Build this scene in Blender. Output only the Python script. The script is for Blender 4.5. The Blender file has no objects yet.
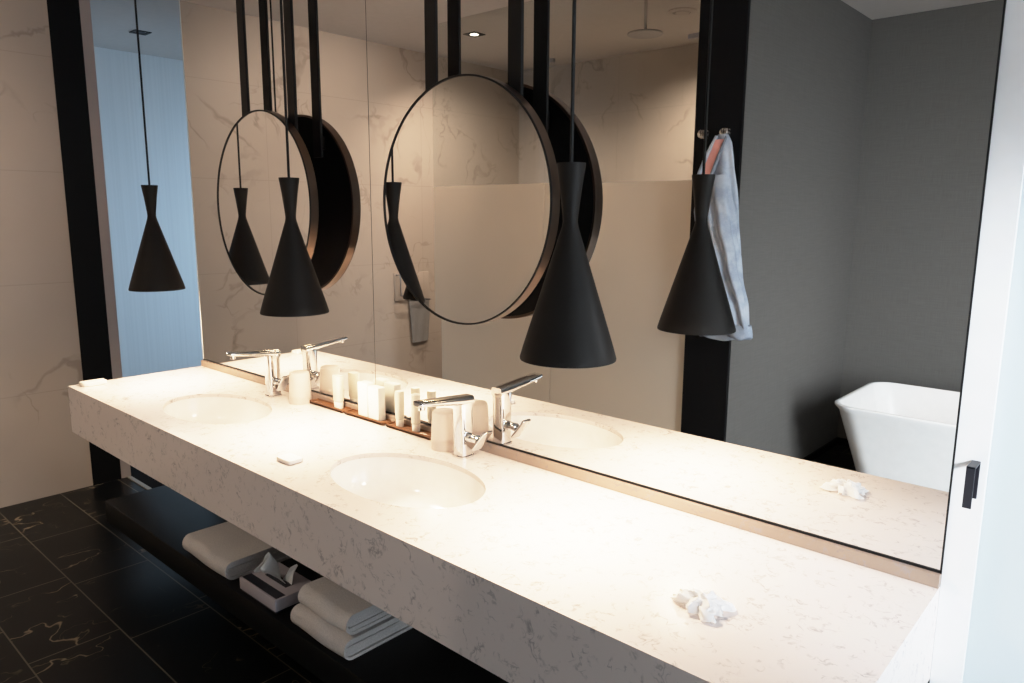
import bpy, bmesh, math, random
from mathutils import Vector, Matrix
random.seed(7)
sc = bpy.context.scene
COL = sc.collection
H = 0.85            # height of the counter top above the floor; all coordinates below are measured from the counter top
PI = math.pi

# ------------------------------------------------------------------ materials
def new_mat(name):
    m = bpy.data.materials.new(name); m.use_nodes = True
    nt = m.node_tree
    return m, nt, nt.nodes['Principled BSDF']
def simple(name, col, rough=.5, metal=0, **kw):
    m, nt, b = new_mat(name)
    b.inputs['Base Color'].default_value = (*col, 1); b.inputs['Roughness'].default_value = rough
    b.inputs['Metallic'].default_value = metal
    for k, v in kw.items(): b.inputs[k.replace('_', ' ')].default_value = v
    # a faint procedural variation so that nothing is perfectly flat
    n = nt.nodes.new('ShaderNodeTexNoise'); n.inputs['Scale'].default_value = 22
    mx = nt.nodes.new('ShaderNodeMixRGB'); mx.blend_type = 'MULTIPLY'
    r = nt.nodes.new('ShaderNodeMapRange'); r.inputs['To Min'].default_value = .94; r.inputs['To Max'].default_value = 1.04
    g = nt.nodes.new('ShaderNodeNewGeometry')
    nt.links.new(g.outputs['Position'], n.inputs['Vector']); nt.links.new(n.outputs['Fac'], r.inputs['Value'])
    mx.inputs['Fac'].default_value = 1; mx.inputs['Color1'].default_value = (*col, 1)
    nt.links.new(r.outputs['Result'], mx.inputs['Color2']); nt.links.new(mx.outputs['Color'], b.inputs['Base Color'])
    return m
class NG:
    def __init__(s, nt): s.nt = nt
    def n(s, t, **kw):
        x = s.nt.nodes.new(t)
        for k, v in kw.items():
            if hasattr(x, k): setattr(x, k, v)
        return x
    def l(s, a, b): s.nt.links.new(a, b)
    def pos(s): return s.n('ShaderNodeNewGeometry').outputs['Position']
    def mapping(s, v, loc=(0,0,0), rot=(0,0,0), scale=(1,1,1)):
        m = s.n('ShaderNodeMapping'); s.l(v, m.inputs['Vector'])
        m.inputs['Location'].default_value = loc; m.inputs['Rotation'].default_value = rot; m.inputs['Scale'].default_value = scale
        return m.outputs['Vector']
    def noise(s, v, scale, detail=4, rough=.55, dist=0, color=False):
        t = s.n('ShaderNodeTexNoise'); s.l(v, t.inputs['Vector'])
        t.inputs['Scale'].default_value = scale; t.inputs['Detail'].default_value = detail
        t.inputs['Roughness'].default_value = rough; t.inputs['Distortion'].default_value = dist
        return t.outputs['Color' if color else 'Fac']
    def rng(s, v, a, b, c=0., d=1.):
        r = s.n('ShaderNodeMapRange'); r.interpolation_type = 'SMOOTHSTEP'
        s.l(v, r.inputs['Value']); r.inputs['From Min'].default_value = a; r.inputs['From Max'].default_value = b
        r.inputs['To Min'].default_value = c; r.inputs['To Max'].default_value = d
        return r.outputs['Result']
    def math(s, op, a, b=None):
        m = s.n('ShaderNodeMath'); m.operation = op
        for i, q in enumerate((a, b)):
            if q is None: continue
            if isinstance(q, (int, float)): m.inputs[i].default_value = q
            else: s.l(q, m.inputs[i])
        return m.outputs[0]
    def mix(s, f, a, b):
        m = s.n('ShaderNodeMixRGB')
        for i, q in enumerate((f, a, b)):
            if isinstance(q, (int, float)): m.inputs[i].default_value = q
            elif isinstance(q, tuple): m.inputs[i].default_value = (*q, 1)
            else: s.l(q, m.inputs[i])
        return m.outputs['Color']
    def vadd(s, a, b, k):
        m = s.n('ShaderNodeVectorMath'); m.operation = 'MULTIPLY_ADD'
        s.l(b, m.inputs[0]); m.inputs[1].default_value = (k, k, k); s.l(a, m.inputs[2])
        return m.outputs[0]
    def ridge(s, v, scale, width, detail=3, dist=.4):
        f = s.noise(v, scale, detail, .5, dist)
        d = s.math('ABSOLUTE', s.math('SUBTRACT', f, .5))
        return s.rng(d, 0, width, 1, 0)

def quartz(b1=(.81,.73,.70), b2=(.75,.68,.655)):
    m, nt, b = new_mat('white quartz'); g = NG(nt); p = g.pos()
    p = g.vadd(p, g.noise(p, 13, 3, color=True), .05)
    v = g.ridge(p, 24, .04, 4, .8)
    mask = g.rng(g.noise(g.mapping(p, (3,1,5)), 19, 3), .52, .66)
    v1 = g.math('MULTIPLY', v, mask)
    v2 = g.math('MULTIPLY', g.ridge(g.mapping(p, (9,2,1)), 46, .06, 3, .6), g.rng(g.noise(g.mapping(p, (7,3,2)), 27, 2), .53, .66))
    base = g.mix(g.noise(p, 4, 3), b1, b2)
    c = g.mix(g.math('MULTIPLY', v1, .6), base, (.22,.20,.215))
    c = g.mix(g.math('MULTIPLY', v2, .5), c, (.3,.28,.29))
    g.l(c, b.inputs['Base Color']); b.inputs['Roughness'].default_value = .2
    b.inputs['Specular IOR Level'].default_value = .35
    return m
def marble_wall(name='beige marble', axis='x', c1=(.50,.43,.37), c2=(.42,.355,.30)):
    m, nt, b = new_mat(name); g = NG(nt); p0 = g.pos()
    p = g.vadd(p0, g.noise(p0, 1.3, 4, color=True), .7)
    v = g.math('MULTIPLY', g.ridge(p, 1.1, .02, 5, .6), g.rng(g.noise(g.mapping(p0, (4,7,1)), 1.6, 2), .47, .62))
    v2 = g.math('MULTIPLY', g.ridge(g.mapping(p, (2,5,3)), 2.4, .016, 4, .5), g.rng(g.noise(g.mapping(p0, (1,2,6)), 2.2, 2), .5, .62))
    c = g.mix(g.noise(p, 1.2, 5), c1, c2)
    c = g.mix(g.math('MULTIPLY', v, .48), c, (.20,.155,.125))
    c = g.mix(g.math('MULTIPLY', v2, .45), c, (.25,.20,.16))
    sx = g.n('ShaderNodeSeparateXYZ'); g.l(p0, sx.inputs[0])
    u = sx.outputs['Y' if axis == 'x' else 'X']
    cb = g.n('ShaderNodeCombineXYZ'); g.l(u, cb.inputs[0]); g.l(sx.outputs['Z'], cb.inputs[1])
    br = g.n('ShaderNodeTexBrick'); g.l(cb.outputs[0], br.inputs['Vector'])
    br.offset = 0; br.inputs['Scale'].default_value = 1; br.inputs['Brick Width'].default_value = 1.2; br.inputs['Row Height'].default_value = .6
    br.inputs['Mortar Size'].default_value = .0025; br.inputs['Mortar Smooth'].default_value = .3
    c = g.mix(g.math('MULTIPLY', br.outputs['Fac'], .3), c, (.25,.21,.18))
    g.l(c, b.inputs['Base Color']); b.inputs['Roughness'].default_value = .42; b.inputs['Specular IOR Level'].default_value = .3
    return m
def black_tile():
    m, nt, b = new_mat('black marble tile'); g = NG(nt); p0 = g.pos()
    br = g.n('ShaderNodeTexBrick'); g.l(g.mapping(p0, (-.1,.99,0)), br.inputs['Vector'])
    br.offset = .164; br.offset_frequency = 2; br.squash = 1
    br.inputs['Scale'].default_value = 1; br.inputs['Brick Width'].default_value = .61; br.inputs['Row Height'].default_value = .31
    br.inputs['Mortar Size'].default_value = .0028; br.inputs['Mortar Smooth'].default_value = .2
    br.inputs['Color1'].default_value = (0,0,0,1); br.inputs['Color2'].default_value = (1,1,1,1); br.inputs['Bias'].default_value = 0
    # every tile gets its own slice of the vein pattern
    tv = g.vadd(p0, br.outputs['Color'], 5.)
    p = g.vadd(tv, g.noise(tv, 3.2, 4, color=True), .22)
    v = g.math('MULTIPLY', g.ridge(g.mapping(p, (0,0,0), (0,0,.9), (1,.45,1)), 3.0, .0055, 3, .3), g.rng(g.noise(g.mapping(tv, (3,1,8)), 3.2, 2), .46, .60))
    v2 = g.math('MULTIPLY', g.ridge(g.mapping(p, (5,1,3), (0,0,.6), (1,.6,1)), 4.5, .006, 3, .3), g.rng(g.noise(g.mapping(tv, (1,6,2)), 4.5, 2), .50, .66))
    base = g.mix(g.noise(p, 3, 4), (.003,.0033,.0036), (.008,.008,.0078))
    c = g.mix(g.math('MULTIPLY', v2, .5), base, (.22,.17,.10))
    c = g.mix(g.math('MULTIPLY', v, .75), c, (.36,.27,.17))
    c = g.mix(br.outputs['Fac'], c, (.13,.11,.08))
    g.l(c, b.inputs['Base Color']); b.inputs['Roughness'].default_value = .3; b.inputs['Specular IOR Level'].default_value = .14
    return m
def fabric_wall():
    m, nt, b = new_mat('grey woven wallcovering'); g = NG(nt); p0 = g.pos()
    a = g.noise(g.mapping(p0, scale=(420,420,9)), 1, 2); c_ = g.noise(g.mapping(p0, scale=(9,9,420)), 1, 2)
    f = g.math('MULTIPLY', g.math('ADD', a, c_), .5)
    c = g.mix(g.rng(f, .25, .75), (.104,.096,.088), (.142,.133,.123))
    g.l(c, b.inputs['Base Color']); b.inputs['Roughness'].default_value = .8
    return m
def curtain_wall():
    m, nt, b = new_mat('pale striped wallcovering'); g = NG(nt); p0 = g.pos()
    a = g.noise(g.mapping(p0, scale=(1,60,.25)), 1, 3)
    g.l(g.mix(g.rng(a, .3, .7), (.66,.67,.67), (.70,.71,.71)), b.inputs['Base Color']); b.inputs['Roughness'].default_value = .7
    return m
def mirror_mat():
    m, nt, b = new_mat('mirror glass')
    b.inputs['Base Color'].default_value = (.87,.865,.85,1); b.inputs['Metallic'].default_value = 1; b.inputs['Roughness'].default_value = 0
    return m
def clear_glass():
    m, nt, b = new_mat('clear shower glass'); g = NG(nt)
    out = nt.nodes['Material Output']
    t = g.n('ShaderNodeBsdfTransparent'); t.inputs[0].default_value = (.93,.945,.94,1)
    gl = g.n('ShaderNodeBsdfGlossy'); gl.inputs['Roughness'].default_value = .02
    lw = g.n('ShaderNodeLayerWeight'); lw.inputs['Blend'].default_value = .5
    fr = g.math('ADD', g.math('MULTIPLY', g.math('POWER', lw.outputs['Facing'], 5.), .8), .03)
    mx = g.n('ShaderNodeMixShader'); g.l(fr, mx.inputs[0]); g.l(t.outputs[0], mx.inputs[1]); g.l(gl.outputs[0], mx.inputs[2])
    g.l(mx.outputs[0], out.inputs['Surface'])
    return m
def translucent(name, col, tr=.5, gloss=.15, rough=.4):
    m, nt, b = new_mat(name); g = NG(nt); out = nt.nodes['Material Output']
    d = g.n('ShaderNodeBsdfDiffuse'); t = g.n('ShaderNodeBsdfTranslucent'); gl = g.n('ShaderNodeBsdfGlossy')
    n = g.noise(g.pos(), 3, 2); c = g.mix(n, col, tuple(x*.95 for x in col))
    g.l(c, d.inputs[0]); g.l(c, t.inputs[0]); gl.inputs['Roughness'].default_value = rough
    m1 = g.n('ShaderNodeMixShader'); m1.inputs[0].default_value = tr; g.l(d.outputs[0], m1.inputs[1]); g.l(t.outputs[0], m1.inputs[2])
    fr = g.n('ShaderNodeFresnel'); fr.inputs['IOR'].default_value = 1.3
    m2 = g.n('ShaderNodeMixShader'); g.l(g.math('MULTIPLY', fr.outputs[0], gloss/.15), m2.inputs[0])
    g.l(m1.outputs[0], m2.inputs[1]); g.l(gl.outputs[0], m2.inputs[2]); g.l(m2.outputs[0], out.inputs['Surface'])
    return m
def emis(name, col, s):
    m, nt, b = new_mat(name)
    b.inputs['Base Color'].default_value = (*col, 1)
    b.inputs['Emission Color'].default_value = (*col, 1); b.inputs['Emission Strength'].default_value = s
    return m
def towel_mat(name='white terry towel', col=(.74,.70,.68)):
    m, nt, b = new_mat(name); g = NG(nt); p = g.pos()
    n = g.noise(p, 260, 2)
    g.l(g.mix(g.rng(n, .3, .7), tuple(x*.86 for x in col), col), b.inputs['Base Color'])
    b.inputs['Roughness'].default_value = .95; b.inputs['Specular IOR Level'].default_value = .1
    bp = g.n('ShaderNodeBump'); bp.inputs['Strength'].default_value = .5; bp.inputs['Distance'].default_value = .004
    g.l(n, bp.inputs['Height']); g.l(bp.outputs[0], b.inputs['Normal'])
    return m
def denim():
    m, nt, b = new_mat('washed pale denim'); g = NG(nt); p = g.pos()
    n = g.noise(p, 9, 4); w = g.noise(g.mapping(p, scale=(90,90,90)), 2, 2)
    c = g.mix(g.rng(n, .35, .65), (.26,.31,.39), (.46,.50,.56)); c = g.mix(g.math('MULTIPLY', w, .35), c, (.58,.61,.66))
    g.l(c, b.inputs['Base Color']); b.inputs['Roughness'].default_value = .9
    return m
def wood(name='dark walnut', c1=(.23,.105,.045), c2=(.12,.05,.02)):
    m, nt, b = new_mat(name); g = NG(nt); p = g.pos()
    n = g.noise(g.mapping(p, scale=(6,90,60)), 1, 4)
    g.l(g.mix(n, c1, c2), b.inputs['Base Color']); b.inputs['Roughness'].default_value = .4
    return m

M = dict(
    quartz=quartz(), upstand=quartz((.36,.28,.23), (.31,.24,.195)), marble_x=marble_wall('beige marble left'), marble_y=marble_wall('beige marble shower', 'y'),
    tile=black_tile(), greywall=fabric_wall(), ceil=simple('ceiling paint', (.62,.58,.55), .9), blue=curtain_wall(),
    mirror=mirror_mat(), black=simple('matte black metal', (.008,.008,.0085), .5, 0, Specular_IOR_Level=.25), blackpaint=simple('black lacquer', (.004,.004,.0045), .6, 0, Specular_IOR_Level=.15),
    shade=simple('matte black shade', (.0105,.009,.008), .55, 0, Specular_IOR_Level=.2), shade_in=simple('white shade lining', (.75,.66,.5), .5),
    rim=simple('dark bronze rim', (.15,.105,.08), .3, 1),
    chrome=simple('polished chrome', (.78,.78,.78), .06, 1), ceramic=simple('white ceramic', (.90,.87,.85), .12),
    tubmat=simple('white acrylic', (.90,.90,.89), .25), white=simple('white lacquer', (.88,.9,.92), .3),
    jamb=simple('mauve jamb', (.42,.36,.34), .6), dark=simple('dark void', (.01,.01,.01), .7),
    carpet=simple('dark carpet', (.010,.010,.011), .95, 0, Specular_IOR_Level=.05), shelf=simple('black shelf lacquer', (.006,.0063,.0068), .4, 0, Specular_IOR_Level=.12), towel=towel_mat(), greytowel=towel_mat('grey towel', (.30,.29,.28)),
    denim=denim(), denimdark=simple('dark denim lining', (.20,.22,.26), .9), pink=simple('pink lining', (.80,.36,.31), .8),
    wood=wood(), plastic=translucent('white plastic', (.88,.84,.76), .35), carton=simple('white carton', (.86,.83,.77), .6),
    tumbler=translucent('frosted tumbler', (.93,.87,.83), .55, .04), tissue=translucent('tissue paper', (.96,.97,.98), .3, .02),
    lilac=simple('pale lilac card', (.50,.46,.50), .6), navy=simple('dark slot', (.012,.013,.022), .5),
    clear=clear_glass(), frost=translucent('frosted film', (.93,.84,.72), .5, .12, .25), doorglass=translucent('frosted door glass', (.86,.92,.94), .6, .1, .3),
    bulb=emis('warm bulb', (1,.75,.45), 14), spotbulb=emis('downlight lens', (1,.86,.68), 9), steel=simple('brushed steel', (.36,.36,.37), .3, 1),
    seam=simple('seam', (.05,.045,.04), .5), edge=simple('polished glass edge', (.75,.8,.82), .2), soap=simple('soap wrapper', (.86,.82,.80), .5),
    threshold=simple('metal threshold', (.32,.29,.24), .35, .3), vent=simple('vent white', (.55,.5,.47), .6), handle=simple('dark handle', (.012,.013,.02), .35),
)

# ------------------------------------------------------------------ mesh helpers
class MB:
    def __init__(s): s.bm = bmesh.new()
    def add(s, verts, faces):
        vs = [s.bm.verts.new(v) for v in verts]
        for f in faces:
            try: s.bm.faces.new([vs[i] for i in f])
            except ValueError: pass
        return vs
    def box(s, x0, x1, y0, y1, z0, z1, bev=0, seg=2, mat=None):
        t = bmesh.new(); bmesh.ops.create_cube(t, size=1)
        for v in t.verts:
            v.co = Vector((x0+(v.co.x+.5)*(x1-x0), y0+(v.co.y+.5)*(y1-y0), z0+(v.co.z+.5)*(z1-z0)))
        if bev: bmesh.ops.bevel(t, geom=list(t.edges), offset=bev, segments=seg, affect='EDGES', profile=.5)
        if mat is not None: bmesh.ops.transform(t, matrix=mat, verts=t.verts)
        return s.merge(t)
    def add_solid(s, q, th):
        d = Vector((0,-th,0)); v = [Vector(p) for p in q]; v = v+[p+d for p in v]
        s.add(v, [(0,1,2,3),(7,6,5,4),(0,4,5,1),(1,5,6,2),(2,6,7,3),(3,7,4,0)]); return s
    def merge(s, t):
        me = bpy.data.meshes.new('tmp'); t.to_mesh(me); t.free(); s.bm.from_mesh(me); bpy.data.meshes.remove(me); return s
    def lathe(s, prof, c=(0,0,0), n=48, axis='z', close=False):
        rings = []
        for r, h in prof:
            ring = []
            if r < 1e-6: ring = [s.bm.verts.new(s._ax(0,0,h,c,axis))]
            else:
                for i in range(n):
                    a = 2*PI*i/n; ring.append(s.bm.verts.new(s._ax(r*math.cos(a), r*math.sin(a), h, c, axis)))
            rings.append(ring)
        if close: rings.append(rings[0])
        for A, B in zip(rings, rings[1:]):
            for i in range(n):
                j = (i+1) % n
                if len(A) == 1 and len(B) == 1: continue
                if len(A) == 1: s.bm.faces.new((A[0], B[i], B[j]))
                elif len(B) == 1: s.bm.faces.new((A[i], A[j], B[0]))
                else: s.bm.faces.new((A[i], A[j], B[j], B[i]))
        return s
    def _ax(s, a, b, h, c, axis):
        if axis == 'z': return (c[0]+a, c[1]+b, c[2]+h)
        if axis == 'y': return (c[0]+a, c[1]+h, c[2]+b)
        return (c[0]+h, c[1]+a, c[2]+b)
    def cyl(s, c, r, h, axis='z', n=24): return s.lathe([(0,0),(r,0),(r,h),(0,h)], c, n, axis)
    def tube(s, pts, r, n=12):
        pts = [Vector(p) for p in pts]; rings = []
        rr = r if isinstance(r, (list, tuple)) else [r]*len(pts)
        up = Vector((0,0,1))
        for i, p in enumerate(pts):
            d = (pts[min(i+1, len(pts)-1)]-pts[max(i-1, 0)]).normalized()
            a = d.cross(up)
            if a.length < 1e-3: a = d.cross(Vector((1,0,0)))
            a.normalize(); b = a.cross(d)
            rings.append([s.bm.verts.new(p+(a*math.cos(2*PI*k/n)+b*math.sin(2*PI*k/n))*rr[i]) for k in range(n)])
        for A, B in zip(rings, rings[1:]):
            for i in range(n): s.bm.faces.new((A[i], A[(i+1)%n], B[(i+1)%n], B[i]))
        s.bm.faces.new(rings[0][::-1]); s.bm.faces.new(rings[-1]); return s
    def loft(s, rings, cap0=True, cap1=True, closed=True):
        R = [[s.bm.verts.new(p) for p in r] for r in rings]; n = len(R[0])
        for A, B in zip(R, R[1:]):
            for i in range(n if closed else n-1): s.bm.faces.new((A[i], A[(i+1)%n], B[(i+1)%n], B[i]))
        if cap0: s.bm.faces.new(R[0][::-1])
        if cap1: s.bm.faces.new(R[-1])
        return s
OFF = {}
def thing(name, label, cat, loc, group=None):
    o = bpy.data.objects.new(name, None); COL.objects.link(o); o.empty_display_size = .05
    o.location = loc; o['label'] = label; o['category'] = cat
    if group: o['group'] = group
    OFF[o.name] = Vector(loc); return o
def mesh_obj(name, mb, mat, parent=None, smooth=35):
    bm = mb.bm
    bmesh.ops.remove_doubles(bm, verts=bm.verts, dist=1e-6)
    bmesh.ops.recalc_face_normals(bm, faces=bm.faces)
    if parent is None:
        xs = [v.co for v in bm.verts]
        off = Vector(((min(v.x for v in xs)+max(v.x for v in xs))/2, (min(v.y for v in xs)+max(v.y for v in xs))/2, min(v.z for v in xs)))
    else: off = OFF[parent.name]
    for v in bm.verts: v.co -= off
    me = bpy.data.meshes.new(name); bm.to_mesh(me); bm.free()
    me.materials.append(mat)
    if smooth:
        for p in me.polygons: p.use_smooth = True
        me.set_sharp_from_angle(angle=math.radians(smooth))
    o = bpy.data.objects.new(name, me); COL.objects.link(o)
    if parent is None: o.location = off
    else: o.parent = parent
    OFF[o.name] = off
    return o
def tag(o, label, cat, group=None):
    o['label'] = label; o['category'] = cat
    if group: o['group'] = group
    return o
def struct(name, mb, mat, parent=None):
    o = mesh_obj(name, mb, mat, parent, 0)
    if parent is None: o['kind'] = 'structure'
    return o
def copy_tree(o, loc=None, parent=None):
    c = o.copy(); COL.objects.link(c)
    if parent is not None: c.parent = parent
    if loc is not None: c.location = loc; OFF[c.name] = Vector(loc)
    else: OFF[c.name] = OFF.get(o.name)
    for ch in list(o.children): copy_tree(ch, None, c)
    return c

# ------------------------------------------------------------------ the room
FZ, CZ = -.85, 1.98
XL, XR, L = -1.11, 5.0, 3.2
YS, YB, YW = -1.88, -3.5, -3.65      # shower screen, shower back wall, bath back wall
PX0, PX1 = 1.60, 1.833               # partition between shower and bath
struct('floor', MB().box(-3.2, XR+.1, YW-.1, 4.0, FZ-.05, FZ), M['tile'])
struct('floor_bedroom', MB().box(-2.85, 0, .012, 3.9, FZ, FZ+.004), M['carpet'])
struct('ceiling', MB().box(-3.2, XR+.1, YW-.1, 4.0, CZ, CZ+.05), M['ceil'])
struct('wall_left', MB().box(XL-.12, XL, YW-.1, -.197, FZ, CZ), M['marble_x'])
struct('wall_rear', MB().box(XL-.12, PX0+.02, YB-.1, YB, FZ, CZ), M['marble_y'])
struct('wall_divider', MB().box(PX0+.02, PX1, YW-.05, YS+.02, FZ, CZ), M['greywall'])
struct('wall_bath', MB().box(PX1-.02, XR+.1, YW-.1, YW, FZ, CZ), M['greywall'])
struct('baseboard_divider', MB().box(PX1, PX1+.012, YW, YS, FZ, FZ+.05), M['blackpaint'])
struct('baseboard_bath', MB().box(PX1+.012, XR, YW, YW+.012, FZ, FZ+.05), M['blackpaint'])
struct('trim_2', MB().box(XL-.14, XL+.003, -.197, -.040, FZ, CZ), M['blackpaint'])
struct('trim_3', MB().box(-3.0, XL, -.040, .016, FZ, CZ), M['jamb'])
struct('trim_4', MB().box(XL, -.02, -.012, .012, FZ, FZ+.006), M['threshold'])
struct('wall_mirror_side', MB().box(.003, L, .008, .10, FZ, CZ), M['dark'])
# room beyond the opening
struct('wall_bedroom', MB().box(-2.95, -2.85, .016, 4.0, FZ, CZ), M['blue'])
struct('wall_bedroom_far', MB().box(-2.95, .1, 3.9, 4.0, FZ, CZ), M['blue'])
struct('wall_bedroom_side', MB().box(.0, .06, .10, 4.0, FZ, CZ), M['greywall'])
# right wall with a window opening
wy0, wy1, wz0, wz1 = -1.25, -.08, -.55, 1.55
w = MB(); w.box(XR, XR+.1, YW, wy0, FZ, CZ); w.box(XR, XR+.1, wy1, .1, FZ, CZ); w.box(XR, XR+.1, wy0, wy1, FZ, wz0); w.box(XR, XR+.1, wy0, wy1, wz1, CZ)
struct('wall_right', w, M['white'])
win = struct('window_1', MB().box(XR+.03, XR+.06, wy0, wy0+.06, wz0, wz1).box(XR+.03, XR+.06, wy1-.06, wy1, wz0, wz1).box(XR+.03, XR+.06, wy0, wy1, wz0, wz0+.06).box(XR+.03, XR+.06, wy0, wy1, wz1-.06, wz1), M['white'])
struct('window_pane', MB().box(XR+.042, XR+.048, wy0+.06, wy1-.06, wz0+.06, wz1-.06), M['clear'], win)
# frosted glass sliding door to the right of the mirror
DX1 = 4.05
door = struct('door_1', MB().box(L+.0004, L+.055, .0, .035, FZ, CZ-.001).box(DX1-.055, DX1, 0, .035, FZ, CZ-.001, .002).box(L+.055, DX1-.055, 0, .035, FZ, FZ+.08).box(L+.055, DX1-.055, 0, .035, CZ-.08, CZ-.001), M['white'])
struct('door_pane', MB().box(L+.055, DX1-.055, .016, .022, FZ+.08, CZ-.08), M['doorglass'], door)
hb = MB(); hx0, hx1 = L+.029, L+.044
hb.box(hx0, hx1, -.050, -.046, .193, .275, .001); hb.box(hx0, hx1, -.050, 0, .271, .275, .001); hb.box(hx0+.002, hx1, -.004, 0.0005, .200, .275, .001)
ho = struct('door_handle', hb, M['handle'], door)
struct('wall_front_right', MB().box(DX1, XR+.1, 0, .1, FZ, CZ), M['white'])
# black pillar at the end of the divider
struct('trim_5', MB().box(PX0-.012, PX1+.004, YS, YS+.025, FZ, CZ), M['blackpaint'])

# ------------------------------------------------------------------ vanity
D, TH = .60, .204
SX = (.805, 1.925); SY, SA, SB = -.332, .27, .172
def counter():
    mb = MB(); z = 0; N = 64
    def ell(cx, a, b, t): return (cx+a*math.cos(t), SY+b*math.sin(t))
    def quad(x0, x1, y0, y1, zz): mb.add([(x0,y0,zz),(x1,y0,zz),(x1,y1,zz),(x0,y1,zz)], [(0,1,2,3)])
    hw = .33; y0, y1 = -D, 0.
    xs = [0]; 
    for c in SX: xs += [c-hw, c+hw]
    xs.append(L)
    for i in (0, 2, 4): quad(xs[i], xs[i+1], y0, y1, 0)
    for c in SX:
        ts = [2*PI*i/N for i in range(N)]
        # add corner angles so that the ring's outer edge keeps the rectangle's corners
        cor = [math.atan2(y-SY, x-c) % (2*PI) for x in (c-hw, c+hw) for y in (y0, y1)]
        ts = sorted(set([round(t, 6) for t in ts+cor]))
        def outer(t):
            dx, dy = math.cos(t), math.sin(t); k = 1e9
            if abs(dx) > 1e-9: k = min(k, hw/abs(dx))
            if dy > 1e-9: k = min(k, (y1-SY)/dy)
            if dy < -1e-9: k = min(k, (y0-SY)/dy)
            return (c+dx*k, SY+dy*k)
        def inner(t):
            dx, dy = math.cos(t), math.sin(t); k = 1/math.sqrt((dx/SA)**2+(dy/SB)**2)
            return (c+dx*k, SY+dy*k)
        n = len(ts); vo = [outer(t) for t in ts]; vi = [inner(t) for t in ts]
        vs = [(x,y,0) for x,y in vo]+[(x,y,0) for x,y in vi]+[(x,y,-.014) for x,y in vi]
        fs = []
        for i in range(n):
            j = (i+1) % n; fs += [(i,j,n+j,n+i), (n+i,n+j,2*n+j,2*n+i)]
        mb.add(vs, fs)
    # apron, ends and underside
    mb.add([(0,-D,0),(L,-D,0),(L,-D,-TH),(0,-D,-TH)], [(0,1,2,3)])
    mb.add([(0,-D,0),(0,0,0),(0,0,-TH),(0,-D,-TH)], [(0,1,2,3)])
    mb.add([(L,-D,0),(L,0,0),(L,0,-TH),(L,-D,-TH)], [(0,1,2,3)])
    mb.add([(0,-D,-TH),(L,-D,-TH),(L,0,-TH),(0,0,-TH)], [(0,1,2,3)])
    mb.add([(0,0,0),(L,0,0),(L,0,-TH),(0,0,-TH)], [(0,1,2,3)])
    return mb
van = thing('vanity_counter', 'long white speckled quartz vanity counter with a deep apron under the mirror wall', 'counter', (L/2, -D/2, -TH))
mesh_obj('countertop', counter(), M['quartz'], van, 20)
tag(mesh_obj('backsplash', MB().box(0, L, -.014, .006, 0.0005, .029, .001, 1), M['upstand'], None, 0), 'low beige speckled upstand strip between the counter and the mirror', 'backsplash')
def basin(c):
    mb = MB(); n = 64; rings = []
    for k, (s, z) in enumerate([(1.03,-.014),(1.0,-.0145),(.985,-.045),(.95,-.085),(.87,-.115),(.72,-.137),(.5,-.148),(.25,-.153),(.08,-.155)]):
        rings.append([(c+SA*s*math.cos(2*PI*i/n), SY+SB*s*math.sin(2*PI*i/n), z) for i in range(n)])
    mb.loft(rings, cap0=False, cap1=True); return mb
sinks = []
for i, (c, lb) in enumerate(zip(SX, ('white oval undermount sink at the far end of the counter by the doorway', 'white oval undermount sink in the middle of the counter behind the lit pendant'))):
    if i == 0:
        s = thing('sink', lb, 'sink', (c, SY, -.155), 'oval sinks in the counter')
        mesh_obj('bowl', basin(c), M['ceramic'], s, 60)
        mesh_obj('drain', MB().lathe([(0,.006),(.020,.006),(.026,.002),(.026,0),(0,0)], (c, SY, -.155), 32), M['chrome'], s)
    else:
        s = copy_tree(sinks[0], (c, SY, -.155)); s['label'] = 'white oval undermount sink nearer the camera, in front of the tray of bottles'
    sinks.append(s)
sinks[0]['label'] = 'white oval sink at the far left end of the counter, before the left tap'
sinks[1]['label'] = 'white oval sink in the middle of the counter, before the right tap'

SZ = -.55
sh = thing('vanity_shelf', 'black lacquered open shelf under the counter holding towels and a tissue box', 'shelf', (L/2, -.24, SZ-.10))
mesh_obj('shelf_board', MB().box(0, L, -.498, .006, SZ-.10, SZ, .003), M['shelf'], sh)
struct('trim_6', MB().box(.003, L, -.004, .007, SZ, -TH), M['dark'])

# ------------------------------------------------------------------ wall mirrors
SEAM = 1.362
def wall_mirror(x0, x1, label, left=False):
    t = thing('wall_mirror', label, 'mirror', ((x0+x1)/2, 0.003, .030))
    mesh_obj('mirror_glass', MB().box(x0+.0015, x1-.0015, 0.0, .006, .034, CZ), M['mirror'], t, 0)
    mesh_obj('bottom_trim', MB().box(x0, x1, -.003, .006, .029, .034), M['black'], t, 0)
    if left: mesh_obj('polished_edge', MB().box(x0-.004, x0+.0015, -.001, .007, .034, CZ), M['edge'], t, 0)
    else: mesh_obj('side_trim', MB().box(x1-.003, x1, -.003, .006, .029, CZ), M['black'], t, 0)
    return t
wall_mirror(0, SEAM, 'left panel of the frameless wall mirror, reaching from the doorway to the seam', True)
wall_mirror(SEAM, L, 'large right panel of the wall mirror, reflecting the shower, jacket and bathtub')
mesh_obj('mirror_seam', MB().box(SEAM-.0015, SEAM+.0015, .001, .0065, .034, CZ), M['seam'], None, 0)['kind'] = 'structure'
bpy.data.objects['mirror_seam'].name = 'trim_7'

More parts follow.
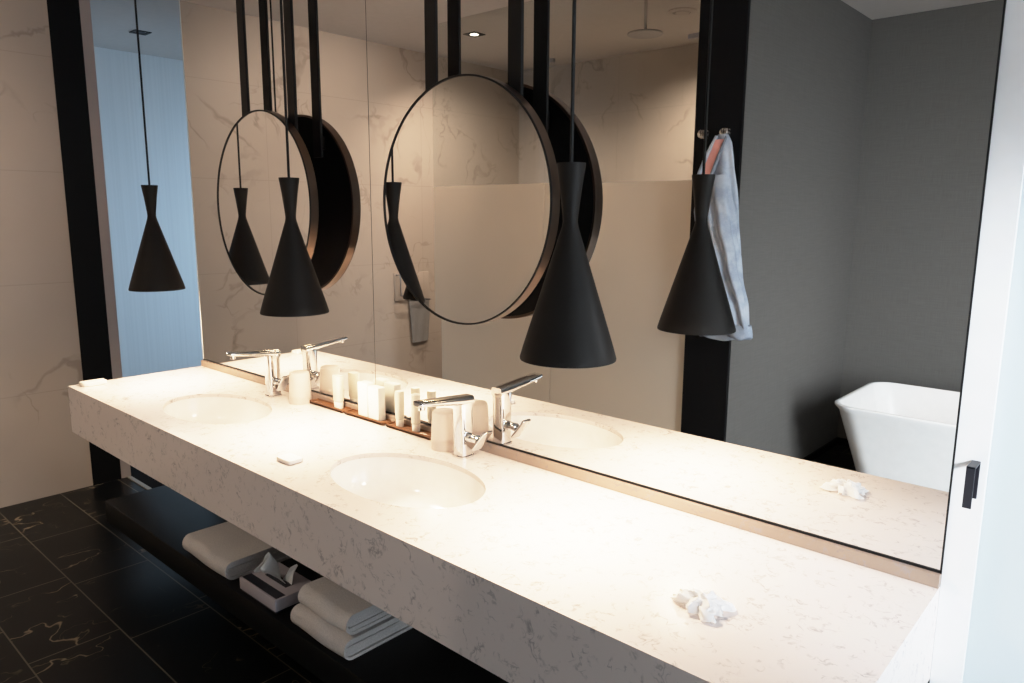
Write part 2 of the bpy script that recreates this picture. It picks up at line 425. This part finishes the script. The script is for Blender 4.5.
# ------------------------------------------------------------------ round hanging mirrors
DR, DZ, DY0, DT = .355, .769, -.107, .035
def round_mirror(cx, label):
    t = thing('round_mirror', label, 'mirror', (cx, DY0+DT/2, DZ-DR), 'round mirrors hung on black straps')
    c = (cx, 0, DZ)
    mesh_obj('glass', MB().lathe([(0,DY0+.0035),(DR-.0052,DY0+.0035),(DR-.0052,DY0+.006),(0,DY0+.006)], c, 128, 'y'), M['mirror'], t, 20)
    mesh_obj('frame', MB().lathe([(DR-.0055,DY0+.0045),(DR-.0055,DY0),(DR-.001,DY0),(DR,DY0+.001),(DR,DY0+.003),(DR-.003,DY0+.0045)], c, 128, 'y', True), M['black'], t, 30)
    mesh_obj('side_band', MB().lathe([(DR-.004,DY0+.003),(DR,DY0+.003),(DR,DY0+DT-.001),(DR-.001,DY0+DT),(DR-.0085,DY0+DT),(DR-.0085,DY0+DT-.004)], c, 128, 'y', True), M['rim'], t, 30)
    mesh_obj('back_panel', MB().lathe([(0,DY0+DT-.003),(DR-.008,DY0+DT-.003),(DR-.008,DY0+DT-.006),(0,DY0+DT-.006)], c, 128, 'y'), M['blackpaint'], t, 20)
    for s in (-1, 1):
        mesh_obj('strap', MB().box(cx+s*.173-.025, cx+s*.173+.025, -.056, -.045, DZ+.18, CZ, .001, 1).box(cx+s*.173-.015, cx+s*.173+.015, -.074, -.055, DZ+.21, DZ+.26), M['black'], t, 0)
    return t
rm = round_mirror(1.912, 'right round mirror with a thin dark frame, hung beside the nearest pendant')
r2 = copy_tree(rm, (.800, DY0+DT/2, DZ-DR)); r2['label'] = 'left round mirror with a thin dark frame, hung on two black straps beside the doorway'

rm.rotation_euler.z = math.radians(-1.1); r2.rotation_euler.z = math.radians(-.5)
# ------------------------------------------------------------------ pendants
PY, PB, PT = -.300, .414, .849
def pendant(px, label):
    t = thing('pendant_lamp', label, 'pendant lamp', (px, PY, PB), 'black hourglass pendant lamps')
    c = (px, PY, PB); h = PT-PB; nk = h*.71
    out = [(.1095,0),(.110,.004),(.1025,.03)]
    for i in range(1, 9):
        f = i/8; out.append((.1025+(.0185-.1025)*f, .03+(nk-.012-.03)*f))
    out += [(.0165, nk), (.0172, nk+.012), (.0205, nk+.04), (.0255, nk+.08), (.032, h-.004), (.032, h), (.0295, h), (.0285, h-.003)]
    sp = MB().lathe(out+[(0, h-.003)], c, 64)
    mesh_obj('shade', sp, M['shade'], t, 40)
    inn = [(.1095,0),(.107,.002),(.0995,.03)]+[(.0995+(.016-.0995)*i/8, .03+(nk-.03-.02)*i/8) for i in range(1, 9)]+[(0, nk-.018)]
    mesh_obj('lining', MB().lathe(inn, c, 64), M['shade_in'], t, 40)
    mesh_obj('cord', MB().tube([(px,PY,PT-.004),(px,PY,1.3),(px,PY,CZ)], .0042, 10), M['black'], t)
    mesh_obj('bulb', MB().lathe([(0,.075),(.016,.078),(.026,.09),(.030,.106),(.026,.124),(.016,.142),(.013,.16),(0,.16)], c, 24), M['bulb'], t)
    mesh_obj('bulb_socket', MB().cyl((px,PY,PB+.16), .015, .06), M['black'], t)
    mesh_obj('ceiling_rose', MB().lathe([(0,-.025),(.05,-.025),(.055,-.02),(.055,0),(0,0)], (px,PY,CZ), 32), M['black'], t)
    return t
PXS = (2.472, 1.334, .261)
pl = pendant(PXS[0], 'nearest and largest-looking black hourglass pendant lamp, in front of the right round mirror')
p2 = copy_tree(pl, (PXS[1], PY, PB)); p2['label'] = 'middle black hourglass pendant lamp, in front of the left round mirror'
p3 = copy_tree(pl, (PXS[2], PY, PB)); p3['label'] = 'farthest black hourglass pendant lamp, hanging before the blue-lit doorway'

# ------------------------------------------------------------------ taps
def faucet(fx, label):
    fy = -.088
    t = thing('faucet', label, 'tap', (fx, fy, 0), 'chrome basin taps')
    b = MB()
    prof = []
    for z, hx, hy in ((0,.024,.026),(.006,.024,.026),(.008,.021,.023),(.06,.0205,.023),(.15,.0205,.024),(.172,.0205,.026)):
        ring = []
        for k in range(32):
            a = 2*PI*k/32; ca, sa = math.cos(a), math.sin(a); e = .45
            ring.append((fx+1.15*hx*math.copysign(abs(ca)**e, ca), fy+1.1*hy*math.copysign(abs(sa)**e, sa), z))
        prof.append(ring)
    b.loft(prof); mesh_obj('body', b, M['chrome'], t, 40)
    s = MB(); rings = []
    for y, z, hx, hz in ((-.060,.176,.019,.015),(-.10,.180,.0205,.014),(-.14,.185,.0205,.012),(-.20,.192,.020,.010),(-.245,.197,.019,.009),(-.268,.199,.017,.0075),(-.273,.199,.012,.004)):
        rings.append([(fx+1.15*hx*math.copysign(abs(math.cos(a))**.45, math.cos(a)), y, z+hz*math.copysign(abs(math.sin(a))**.45, math.sin(a))) for a in [2*PI*k/28 for k in range(28)]])
    s.loft(rings); mesh_obj('spout', s, M['chrome'], t, 40)
    mesh_obj('aerator', MB().lathe([(0,.178),(.009,.178),(.0095,.180),(.0095,.192),(0,.192)], (fx,-.252,0), 24), M['chrome'], t)
    mesh_obj('valve', MB().lathe([(0,.0),(.0145,.0),(.0145,.02),(.012,.024),(.0135,.028),(.0135,.046),(.009,.050),(0,.050)], (fx+.018, fy, .066), 24, 'x'), M['chrome'], t)
    lv = MB(); mt = Matrix.Translation((fx+.082, fy, .066)) @ Matrix.Rotation(-math.radians(52), 4, 'Y')
    lv.box(-.042, .042, -.019, .019, -.005, .005, .0045, 3, mt)
    mesh_obj('lever', lv, M['chrome'], t, 40)
    return t
f1 = faucet(1.908, 'chrome basin tap at the right sink, beside the frosted tumbler and tray')
f2 = copy_tree(f1, (.797, -.088, 0)); f2['label'] = 'chrome basin tap at the left sink, near the doorway end'

# ------------------------------------------------------------------ things on the counter
def tray(x0, x1, label):
    mb = MB(); y0, y1 = -.056, -.016; r = .008
    for a, b_, z0, z1 in ((x0, x1, .0, .006),):
        mb.box(x0, x1, y0, y1, .002, .010, .0015)
    mb.box(x0, x1, y0, y0+.003, .002, .015, .001); mb.box(x0, x1, y1-.003, y1, .002, .015, .001)
    mb.box(x0, x0+.005, y0, y1, .002, .015, .001)
    mb.box(x0+.01, x0+.02, y0+.004, y1-.004, 0, .003); mb.box(x1-.02, x1-.01, y0+.004, y1-.004, 0, .003)
    return tag(mesh_obj('amenity_tray', mb, M['wood'], None, 30), label, 'tray', 'brown amenity trays along the mirror')
tray(1.010, 1.228, 'brown wooden amenity tray nearest the left tap, first of three in the row')
tray(1.242, 1.466, 'brown wooden amenity tray in the middle, under the two white cartons')
tray(1.488, 1.716, 'brown wooden amenity tray nearest the right tap, under two slim tubes')
TZ = .0101
def bottle(x, y, rx, ry, h, label, mat, cap=True):
    t = thing('amenity_bottle', label, 'bottle', (x, y, TZ), 'white amenity tubes on the trays')
    def ring(s, z, e=.7): return [(x+rx*s*math.copysign(abs(math.cos(a))**e, math.cos(a)), y+ry*s*math.copysign(abs(math.sin(a))**e, math.sin(a)), TZ+z) for a in [2*PI*k/32 for k in range(32)]]
    mb = MB(); mb.loft([ring(.7,.026),(ring(.96,.028)),ring(1,.033),ring(1,h-.03),ring(1.0,h-.006),ring(.96,h)]); mesh_obj('tube', mb, mat, t, 40)
    c = MB(); c.loft([ring(.92,0,1),ring(.95,.002,1),ring(.95,.025,1),ring(.7,.0265,1)]); mesh_obj('cap', c, M['carton'], t, 40)
    return t
bottle(1.178, -.036, .024, .015, .125, 'white amenity tube standing alone on the left tray', M['plastic'])
bottle(1.540, -.036, .014, .014, .125, 'slim white amenity tube on the right tray, just right of the cartons', M['plastic'])
bottle(1.625, -.036, .014, .014, .128, 'slim white amenity tube on the right tray, behind the tap spout', M['plastic'])
def carton(x0, x1, h, label):
    t = thing('amenity_carton', label, 'carton', ((x0+x1)/2, -.036, TZ), 'white cartons on the middle tray')
    mesh_obj('box_body', MB().box(x0, x1, -.052, -.020, TZ, TZ+h, .002), M['carton'], t)
    mesh_obj('tuck_flap', MB().box(x0+.002, x1-.002, -.050, -.022, TZ+h-.0005, TZ+h+.0012, .0005, 1), M['plastic'], t)
carton(1.322, 1.379, .126, 'left of the two white cartons side by side on the middle tray')
carton(1.382, 1.442, .120, 'right of the two white cartons side by side on the middle tray')
def tumbler(x, y, label):
    t = thing('tumbler', label, 'glass', (x, y, 0), 'upturned frosted tumblers')
    mesh_obj('glass', MB().lathe([(.0425,0),(.0435,.003),(.0415,.06),(.039,.110),(.037,.121),(.033,.124),(0,.124)], (x,y,0), 48, 'z', False), M['tumbler'], t, 40)
    mesh_obj('band', MB().lathe([(.0428,.022),(.0433,.023),(.0425,.036),(.0420,.037)], (x,y,0), 48, 'z', True), M['tumbler'], t, 40)
    return t
g1 = tumbler(.968, -.070, 'upturned frosted tumbler beside the left tap')
g2 = copy_tree(g1, (1.806, -.072, 0)); g2['label'] = 'upturned frosted tumbler between the right tap and the trays'
# wrapped soap, small block, crumpled tissue
def soap(cx, cy, w_, d_, h_, rz):
    mb = MB(); mt = Matrix.Translation((cx, cy, 0)) @ Matrix.Rotation(rz, 4, 'Z')
    rings = []
    for s, z in ((.9,0),(1,.002),(1,h_-.003),(.96,h_-.0006),(.6,h_+.001),(.1,h_+.0012)):
        rings.append([mt @ Vector((w_/2*s*math.copysign(abs(math.cos(a))**.3, math.cos(a)), d_/2*s*math.copysign(abs(math.sin(a))**.3, math.sin(a)), z)) for a in [2*PI*k/40 for k in range(40)]])
    mb.loft(rings); return mb
tag(mesh_obj('soap_bar', soap(1.560, -.478, .075, .052, .013, 0), M['soap'], None, 40), 'small white wrapped soap bar lying on the counter between the two sinks', 'soap')
tag(mesh_obj('guest_soap', soap(.050, -.515, .062, .10, .017, 0), M['carton'], None, 40), 'low cream block lying on the far left end of the counter', 'soap')
def crumple(cx, cy, z0, r, h, seed):
    rnd = random.Random(seed); n = 40; mb = MB()
    ws = [(rnd.uniform(0, 2*PI), rnd.uniform(2.5, 7.5), rnd.uniform(0, 6)) for _ in range(7)]
    rows = []
    for j in range(n+1):
        row = []
        for i in range(n+1):
            u, v = 2*i/n-1, 2*j/n-1
            du = u*math.sqrt(1-v*v/2); dv = v*math.sqrt(1-u*u/2); q = math.hypot(du, dv); a = math.atan2(dv, du)
            f = 0
            for ang, fr, ph in ws:
                t_ = (du*math.cos(ang)+dv*math.sin(ang))*fr/2+ph
                f += abs((t_ % 1)*2-1)
            f /= len(ws)
            rim = .72+.20*math.sin(3*a+seed)+.13*math.sin(7*a+2)
            hump = max(0, 1-q**2.2)
            z = h*(hump*(.45+.9*f)+(.25*f+.10*abs(math.sin(5*a)))*q)
            row.append((cx+du*r*rim*1.2+.004*math.sin(9*v+f*9), cy+dv*r*rim*.85+.004*math.sin(11*u), z0+.0008+max(0, z*.9-.0016)))
        rows.append(row)
    mb.loft(rows, False, False, False); return mb
tag(mesh_obj('crumpled_tissue', crumple(2.885, -.405, 0, .060, .036, 5), M['tissue'], None, 25), 'crumpled white tissue lying on the counter near its right end', 'tissue')

# ------------------------------------------------------------------ towels and tissue box on the shelf
def folded(x0, x1, y0, y1, z0, layers, th):
    """bath towel folded so that the rounded fold faces the room and the layers show on the side"""
    mb = MB(); n = 18
    # outer fold: a rounded bar with its layers stacked
    for k in range(layers):
        zz0 = z0+k*th; zz1 = zz0+th*1.03; r = (zz1-zz0)/2
        sec = [(y1, zz0), ]
        for i in range(9):
            a = -PI/2-PI*i/8; sec.append((y0+r+r*math.cos(a), zz0+r+r*math.sin(a)))
        sec.append((y1, zz1))
        m_ = len(sec); rings = []
        for i in range(n+1):
            f = i/n; x = x0+(x1-x0)*f; e = 1-.10*(1 if i in (0, n) else 0)
            wob = .003*math.sin(7*f+k*2)+.002*math.sin(19*f+k)
            cy = sum(s[0] for s in sec)/m_; cz = zz0+r
            rings.append([(x+.002*math.sin(k*3+z*40), cy+(y-cy)*(1-.02*(i in (0,n)))+wob*(y < y1-.01), cz+(z-cz)*e+.0015*math.sin(11*f+y*30)*(z > zz0+.005)) for y, z in sec])
        mb.loft(rings)
    return mb
def towel(x0, x1, y0, y1, z0, layers, th, label):
    t = thing('folded_towel', label, 'towel', ((x0+x1)/2, (y0+y1)/2, z0), 'folded white towels on the shelf')
    # an outer wrap layer around inner folds
    H_ = layers*th; r = H_/2; mb = MB(); n = 20
    sec = []
    for i in range(13):
        a = -PI/2-PI*i/12; sec.append((y0+r*.95+r*.95*math.cos(a), z0+r+r*math.sin(a)))
    sec = [(y1, z0)]+sec+[(y1, z0+H_)]+[(y1, z0+H_*.86)]
    inner = [(y0+r*.95+r*.72*math.cos(a), z0+r+r*.72*math.sin(a)) for a in [-PI/2-PI*i/12 for i in range(12, -1, -1)]]
    sec = sec+inner+[(y1, z0+H_*.14)]
    rings = []
    for i in range(n+1):
        f = i/n; x = x0+(x1-x0)*f
        rings.append([(x+.003*math.sin(31*z), y+.003*math.sin(6*f+1)*(y < y0+.1), z+(.0035*math.sin(5*f+y*14)+.002*math.sin(13*f+y*23))*(z > z0+H_*.5)) for y, z in sec])
    mb.loft(rings); mesh_obj('outer_fold', mb, M['towel'], t, 60)
    mb2 = folded(x0+.006, x1-.006, y0+r*.30, y1, z0+H_*.13, layers, th*.74)
    mesh_obj('inner_folds', mb2, M['towel'], t, 60)
    return t
towel(.775, 1.114, -.492, -.17, SZ, 3, .0225, 'single thick folded white towel on the black shelf, left of the tissue box')
towel(1.534, 1.820, -.490, -.13, SZ, 3, .021, 'lower folded white towel of the pair right of the tissue box')
towel(1.562, 1.816, -.475, -.15, SZ+.0690, 3, .0225, 'upper folded white towel of the pair right of the tissue box')
tb = thing('tissue_box', 'flat lilac tissue box with a dark band on the shelf between the towels', 'tissue box', (1.29, -.385, SZ))
bx0, bx1, by0, by1, bz = 1.205, 1.438, -.484, -.33, SZ+.050
mesh_obj('box_body', MB().box(bx0, bx1, by0, by1, SZ+.008, bz, .003), M['lilac'], tb)
mesh_obj('box_base', MB().box(bx0+.004, bx1-.004, by0+.004, by1-.004, SZ, SZ+.009), M['navy'], tb, 0)
mesh_obj('dark_band', MB().box(bx0+.006, bx1-.006, by0+.008, by0+.042, bz-.001, bz+.0012), M['navy'], tb, 0)
mesh_obj('tissue_slot', MB().box(bx0+.05, bx1-.05, -.415, -.385, bz-.001, bz+.0008), M['navy'], tb, 0)
ti = MB(); rows = []
for j in range(9):
    f = j/8; row = []
    for i in range(13):
        g = i/12-.5
        wv = .018*math.sin(g*9+f*2)*(f)+.01*math.sin(g*17)*f
        row.append((1.305+g*(.12-.055*f)+.015*f, -.400+wv-.05*f*f, bz-.004+f*(.115-.09*abs(g)*1.6)))
    rows.append(row)
ti.loft(rows, False, False, False)
to = mesh_obj('tissue', ti, M['tissue'], tb, 60)
md = to.modifiers.new('thickness', 'SOLIDIFY'); md.thickness = .0015
ti2 = MB(); rows = []
for j in range(7):
    f = j/6; rows.append([(1.355+g*(.06-.03*f)+.02*f, -.392+.012*math.sin(g*8+1)*f+.02*f, bz-.004+f*(.065-.03*abs(g))) for g in [i/8-.5 for i in range(9)]])
ti2.loft(rows, False, False, False); to2 = mesh_obj('tissue', ti2, M['tissue'], tb, 60)
md = to2.modifiers.new('thickness', 'SOLIDIFY'); md.thickness = .0015

# ------------------------------------------------------------------ shower (seen in the mirror)
FT = .915; SLX, SMX = -.335, .655
def screen(x0, x1, label, clamps):
    t = thing('shower_screen', label, 'shower screen', ((x0+x1)/2, YS, FZ), 'glass shower screens')
    mesh_obj('clear_pane', MB().box(x0, x1, YS-.004, YS+.004, FT, CZ-.005), M['clear'], t, 0)
    mesh_obj('frosted_pane', MB().box(x0, x1, YS-.004, YS+.004, FZ+.004, FT), M['frost'], t, 0)
    for cx, cz in clamps: mesh_obj('clamp', MB().box(cx-.03, cx+.03, YS-.012, YS+.012, cz-.012, cz+.012, .002), M['steel'], t)
screen(SLX, SMX-.003, 'left frosted glass shower screen reflected behind the right round mirror', [(SMX-.035, 1.62)])
screen(SMX+.003, PX0-.014, 'right frosted glass shower screen reflected beside the black pillar', [(PX0-.05, 1.62)])
t = thing('rain_shower', 'round chrome rain shower head hanging on a ceiling pipe, reflected in the mirror', 'shower head', (1.006, -2.28, 1.775), None)
mesh_obj('shower_plate', MB().lathe([(0,0),(.102,0),(.106,.004),(.102,.010),(.03,.016),(.012,.03),(0,.03)], (1.006,-2.28,1.775), 48), M['steel'], t)
mesh_obj('ceiling_pipe', MB().cyl((1.006,-2.28,1.80), .010, CZ-1.80), M['chrome'], t)
mesh_obj('pipe_flange', MB().lathe([(0,0),(.03,.0),(.03,.006),(0,.006)], (1.006,-2.28,CZ-.006), 24), M['chrome'], t)
t = thing('ceiling_vent', 'round white ceiling vent above the shower, reflected left of the black pillar', 'vent', (1.02, -2.67, CZ-.012))
mesh_obj('vent_ring', MB().lathe([(.055,0),(.085,.006),(.088,.012),(.055,.012)], (1.02,-2.67,CZ-.012), 40, 'z', True), M['vent'], t)
mesh_obj('vent_disc', MB().lathe([(0,-.004),(.045,-.002),(.048,.004),(0,.012)], (1.02,-2.67,CZ-.012), 40), M['vent'], t)
def downlight(x, y, label, lit):
    t = thing('downlight', label, 'ceiling light', (x, y, CZ-.006), 'square recessed ceiling lights')
    f = MB(); s, q = .055, .036
    for a in ((x-s,x+s,y-s,y-q),(x-s,x+s,y+q,y+s),(x-s,x-q,y-q,y+q),(x+q,x+s,y-q,y+q)): f.box(*a, CZ-.006, CZ)
    mesh_obj('frame', f, M['black'], t, 0)
    mesh_obj('lens', MB().lathe([(0,0),(.028,0),(.03,.004),(0,.004)], (x,y,CZ-.005), 24), M['spotbulb'] if lit else M['navy'], t)
downlight(-.373, -2.25, 'lit square ceiling light over the shower, reflected above the right round mirror', True)
downlight(-2.105, .68, 'dark square ceiling light in the blue room beyond the doorway', False)
# towel on a short rail on the left wall
t = thing('hand_towel', 'grey hand towel on the marble wall, reflected below the right round mirror', 'towel', (XL+.03, -2.33, -.30))
tw = MB(); rings = []
for k, z in enumerate((-.30,-.28,-.2,-.1,0,.06)):
    f = (z+.30)/.36
    rings.append([(XL+.019+(.014+.004*math.sin(6*a+k))*math.cos(a), -2.33+(.085+.03*f)*math.sin(a), z) for a in [2*PI*i/28 for i in range(28)]])
tw.loft(rings); mesh_obj('cloth', tw, M['greytowel'], t, 60)
t2 = thing('towel_ring', 'small chrome paper holder on the marble wall above the grey towel', 'holder', (XL+.03, -2.2, .06))
mesh_obj('holder_bar', MB().tube([(XL,-2.10,.26),(XL+.06,-2.10,.26),(XL+.06,-2.10,.10),(XL+.06,-2.42,.06),(XL,-2.42,.06)], .008, 8), M['steel'], t2)
mesh_obj('holder_plate', MB().box(XL, XL+.008, -2.45, -2.08, .05, .28, .002), M['marble_x'], t2)

# ------------------------------------------------------------------ hooks and jacket on the pillar
HY = YS+.025
def hook(x, label):
    t = thing('robe_hook', label, 'hook', (x, HY, 1.135), 'chrome knobs on the black pillar')
    mesh_obj('base_plate', MB().lathe([(0,0),(.022,0),(.022,.006),(0,.008)], (x,HY,1.135), 24, 'y'), M['chrome'], t)
    mesh_obj('knob', MB().lathe([(0,.004),(.009,.004),(.009,.03),(.02,.036),(.023,.045),(.018,.052),(0,.054)], (x,HY,1.135), 24, 'y'), M['chrome'], t)
    return t
k1 = hook(1.652, 'empty chrome robe hook on the black pillar, left of the jacket')
k2 = copy_tree(k1, (1.768, HY, 1.135)); k2['label'] = 'chrome robe hook on the black pillar holding up the denim jacket'
jk = thing('denim_jacket', 'pale washed denim jacket hanging by its collar from a chrome hook on the black pillar', 'jacket', (1.85, HY+.06, .13))
def interp(tab, z):
    for (a, *va), (b, *vb) in zip(tab, tab[1:]):
        if a >= z >= b:
            f = (a-z)/(a-b) if a != b else 0
            return [p+(q-p)*f for p, q in zip(va, vb)]
    return list(tab[-1][1:])
def cloth(tab, nz, folds, amp, seed):
    """tab: z, x_left, x_right, y_centre, half_depth"""
    mb = MB(); rings = []; z0, z1 = tab[0][0], tab[-1][0]; n = 48
    for i in range(nz+1):
        z = z0+(z1-z0)*i/nz; xl, xr, yc, hd = interp(tab, z); cx, hw = (xl+xr)/2, (xr-xl)/2; f = i/nz
        ring = []
        for k in range(n):
            a = 2*PI*k/n
            w = amp*min(1, f*4)*(math.sin(folds*a+seed+3.2*f)+.6*math.sin((folds+3)*a-seed*2+7*f)+.5*math.sin(23*f+2*a+seed))
            ring.append((cx+(hw+w*.5)*math.copysign(abs(math.cos(a))**.85, math.cos(a)), yc+(hd+w)*math.sin(a), z+.006*math.sin(3*a+seed)*f))
        rings.append(ring)
    mb.loft(rings); return mb
JY = HY+.05
mesh_obj('body', cloth([(1.125,1.745,1.795,JY,.012),(1.09,1.725,1.815,JY,.022),(1.0,1.695,1.832,JY,.03),(.9,1.66,1.848,JY,.036),(.75,1.64,1.868,JY,.045),(.5,1.66,1.89,JY,.05),(.3,1.69,1.905,JY,.045),(.17,1.70,1.90,JY,.042)], 46, 5, .010, 1.), M['denim'], jk, 70)
pk = [(1.752,JY+.040,1.098),(1.800,JY+.036,1.098),(1.748,JY+.070,.92),(1.684,JY+.068,.92)]
mesh_obj('collar_lining', MB().add_solid(pk, .014), M['pink'], jk, 0)
def strip(p0, p1, p2, r):
    return MB().tube([p0, p1, p2], r, 8)
mesh_obj('collar_edge', strip((1.752,JY+.03,1.115),(1.715,JY+.052,1.02),(1.676,JY+.066,.90), [.008,.011,.013]), M['denim'], jk)
mesh_obj('collar_edge', strip((1.802,JY+.03,1.110),(1.780,JY+.055,1.02),(1.745,JY+.07,.90), [.006,.008,.010]), M['denimdark'], jk)  # darker denim tone along the right collar edge
sleeve = mesh_obj('sleeve', cloth([(.93,1.74,1.83,JY+.045,.03),(.80,1.745,1.862,JY+.06,.045),(.66,1.77,1.885,JY+.062,.045),(.5,1.80,1.915,JY+.06,.042),(.38,1.825,1.945,JY+.055,.038),(.28,1.865,1.965,JY+.05,.034),(.205,1.885,1.982,JY+.05,.034)], 40, 4, .013, 2.4), M['denim'], jk, 70)
mesh_obj('cuff', cloth([(.215,1.880,1.990,JY+.05,.038),(.20,1.876,1.995,JY+.05,.040),(.158,1.880,1.999,JY+.05,.041),(.150,1.888,1.992,JY+.05,.034)], 8, 3, .002, .5), M['denim'], sleeve, 70)
mesh_obj('hem_band', cloth([(.185,1.695,1.907,JY,.048),(.175,1.693,1.909,JY,.049),(.135,1.695,1.908,JY,.049),(.130,1.70,1.903,JY,.044)], 8, 5, .003, 1.), M['denim'], jk, 70)

# ------------------------------------------------------------------ bathtub
def rrect(x0, x1, y0, y1, r, z, n=10):
    pts = []
    for cx, cy, a0 in ((x1-r,y1-r,0),(x0+r,y1-r,PI/2),(x0+r,y0+r,PI),(x1-r,y0+r,1.5*PI)):
        for i in range(n+1):
            a = a0+PI/2*i/n; pts.append((cx+r*math.cos(a), cy+r*math.sin(a), z))
    return pts
tx0, tx1, ty0, ty1, tz = 2.15, 3.86, -3.26, -2.44, -.272
tub = thing('bathtub', 'white freestanding bathtub with flared sides, reflected before the grey walls', 'bathtub', ((tx0+tx1)/2, (ty0+ty1)/2, FZ))
def tr(i, r, z): return rrect(tx0+i, tx1-i, ty0+i*.8, ty1-i*.8, r, z)
sh_ = MB(); sh_.loft([tr(.175,.10,FZ), tr(.165,.11,FZ+.01), tr(.10,.12,FZ+.25), tr(.02,.13,tz-.04), tr(.0,.13,tz-.012), tr(.0,.13,tz-.003), tr(.004,.13,tz), tr(.020,.115,tz), tr(.026,.11,tz-.006), tr(.07,.11,tz-.15), tr(.13,.12,tz-.33), tr(.20,.12,tz-.43), tr(.30,.08,tz-.445)])
mesh_obj('shell', sh_, M['tubmat'], tub, 50)
mesh_obj('drain', MB().lathe([(0,.006),(.03,.006),(.034,0),(0,0)], ((tx0+tx1)/2, (ty0+ty1)/2, tz-.446), 24), M['chrome'], tub)

# ------------------------------------------------------------------ lights
def lamp(kind, name, loc, energy, col, rot=None, **kw):
    l = bpy.data.lights.new(name, kind); l.energy = energy; l.color = col
    for k, v in kw.items(): setattr(l, k, v)
    o = bpy.data.objects.new(name, l); COL.objects.link(o); o.location = loc
    if rot is not None: o.rotation_euler = Vector(rot).to_track_quat('-Z', 'Y').to_euler()
    return o
WARM = (1, .77, .55)
for i, x in enumerate(PXS): lamp('AREA', 'pendant_light', (x, PY, PB+.035), 9.5, WARM, (0,0,-1), shape='DISK', size=.13)
lamp('SPOT', 'shower_downlight', (-.373, -2.25, CZ-.02), 115, (1,.82,.67), (-.2,-.25,-1), spot_size=math.radians(130), spot_blend=1, shadow_soft_size=.03)
lamp('SPOT', 'shower_downlight', (.9, -2.9, CZ-.02), 140, (1,.82,.67), (0,-.02,-1), spot_size=math.radians(150), spot_blend=1, shadow_soft_size=.03)
lamp('SPOT', 'room_fill_spot', (.55, -1.35, CZ-.02), 150, (1,.81,.65), (-1,-.08,-.62), spot_size=math.radians(92), spot_blend=1, shadow_soft_size=.12)  # added warm fill aimed at the left marble, no ceiling fixture here
lamp('SPOT', 'bath_downlight', (2.9, -2.85, CZ-.02), 55, (1,.60,.36), (0,0,-1), spot_size=math.radians(40), spot_blend=.5, shadow_soft_size=.04)
WC = (XR-.02, (wy0+wy1)/2, (wz0+wz1)/2)
lamp('AREA', 'daylight_and_fill', WC, 24, (.84,.92,1), (-1,-.1,-.05), shape='RECTANGLE', size=1.1, size_y=2.0)  # broad daylight from the right window
lamp('AREA', 'daylight_and_fill', WC, 46, (.86,.93,1), (-2.1,-2.0,-.8), shape='RECTANGLE', size=1.1, size_y=2.0, spread=math.radians(75))  # extra beam added to brighten the tub, narrowed to miss the left wall
lamp('SPOT', 'daylight_and_fill', (4.7, -1.35, 1.0), 300, (.88,.94,1), (-1.4,1.35,-.75), spot_size=math.radians(38), spot_blend=.8, shadow_soft_size=.15)  # added spot away from the window, brightens the door stile and counter end
lamp('AREA', 'bedroom_daylight', (-1.4, 3.6, .6), 44, (.54,.77,1), (-.5,-1,-.18), shape='RECTANGLE', size=2.2, size_y=2.0, spread=math.radians(90))

wd = bpy.data.worlds.new('World'); sc.world = wd; wd.use_nodes = True
bg = wd.node_tree.nodes['Background']; bg.inputs[0].default_value = (.78,.89,1,1); bg.inputs[1].default_value = 3.2

# ------------------------------------------------------------------ raise everything so that the floor is at z = 0
for o in list(COL.objects):
    if o.parent is None: o.location.z += H

# ------------------------------------------------------------------ camera
yaw, pitch, roll, fpx = .7342, .1714, .0055, 735.79
cy, sy, cp, sp = math.cos(yaw), math.sin(yaw), math.cos(pitch), math.sin(pitch)
F = Vector((-sy*cp, cy*cp, -sp)); R = Vector((cy, sy, 0)); U = R.cross(F)
R2 = R*math.cos(roll)+U*math.sin(roll); U2 = U*math.cos(roll)-R*math.sin(roll)
cam = bpy.data.cameras.new('Camera'); co = bpy.data.objects.new('Camera', cam); COL.objects.link(co)
cam.sensor_width = 36; cam.lens = fpx*36/1024; cam.clip_start = .02
mw = Matrix((( R2.x, U2.x, -F.x, 3.4814), (R2.y, U2.y, -F.y, -1.6087), (R2.z, U2.z, -F.z, .7382+H), (0,0,0,1)))
co.matrix_world = mw
sc.camera = co

# ------------------------------------------------------------------ colour and light paths
sc.view_settings.view_transform = 'Standard'; sc.view_settings.look = 'None'; sc.view_settings.exposure = 0
vs = sc.view_settings; vs.use_curve_mapping = True; cm = vs.curve_mapping     # soft highlight shoulder, like the camera's
cm.white_level = (4, 4, 4)
cc = cm.curves[3]; cc.points[0].location = (0, 0); cc.points[1].location = (1, 1)
SH = ((.25,.25), (.5,.5), (.62,.60), (.75,.69), (.9,.77), (1.1,.845), (1.35,.90), (1.7,.94), (2.2,.97), (3,.99))
for x_, y_ in SH: cc.points.new(x_/4, y_)
for p_ in cc.points: p_.handle_type = 'VECTOR'
cm.update()
sc.cycles.max_bounces = 10; sc.cycles.diffuse_bounces = 5; sc.cycles.glossy_bounces = 6; sc.cycles.transparent_max_bounces = 12
sc.cycles.caustics_refractive = False; sc.cycles.caustics_reflective = True
sc.cycles.sample_clamp_indirect = 20
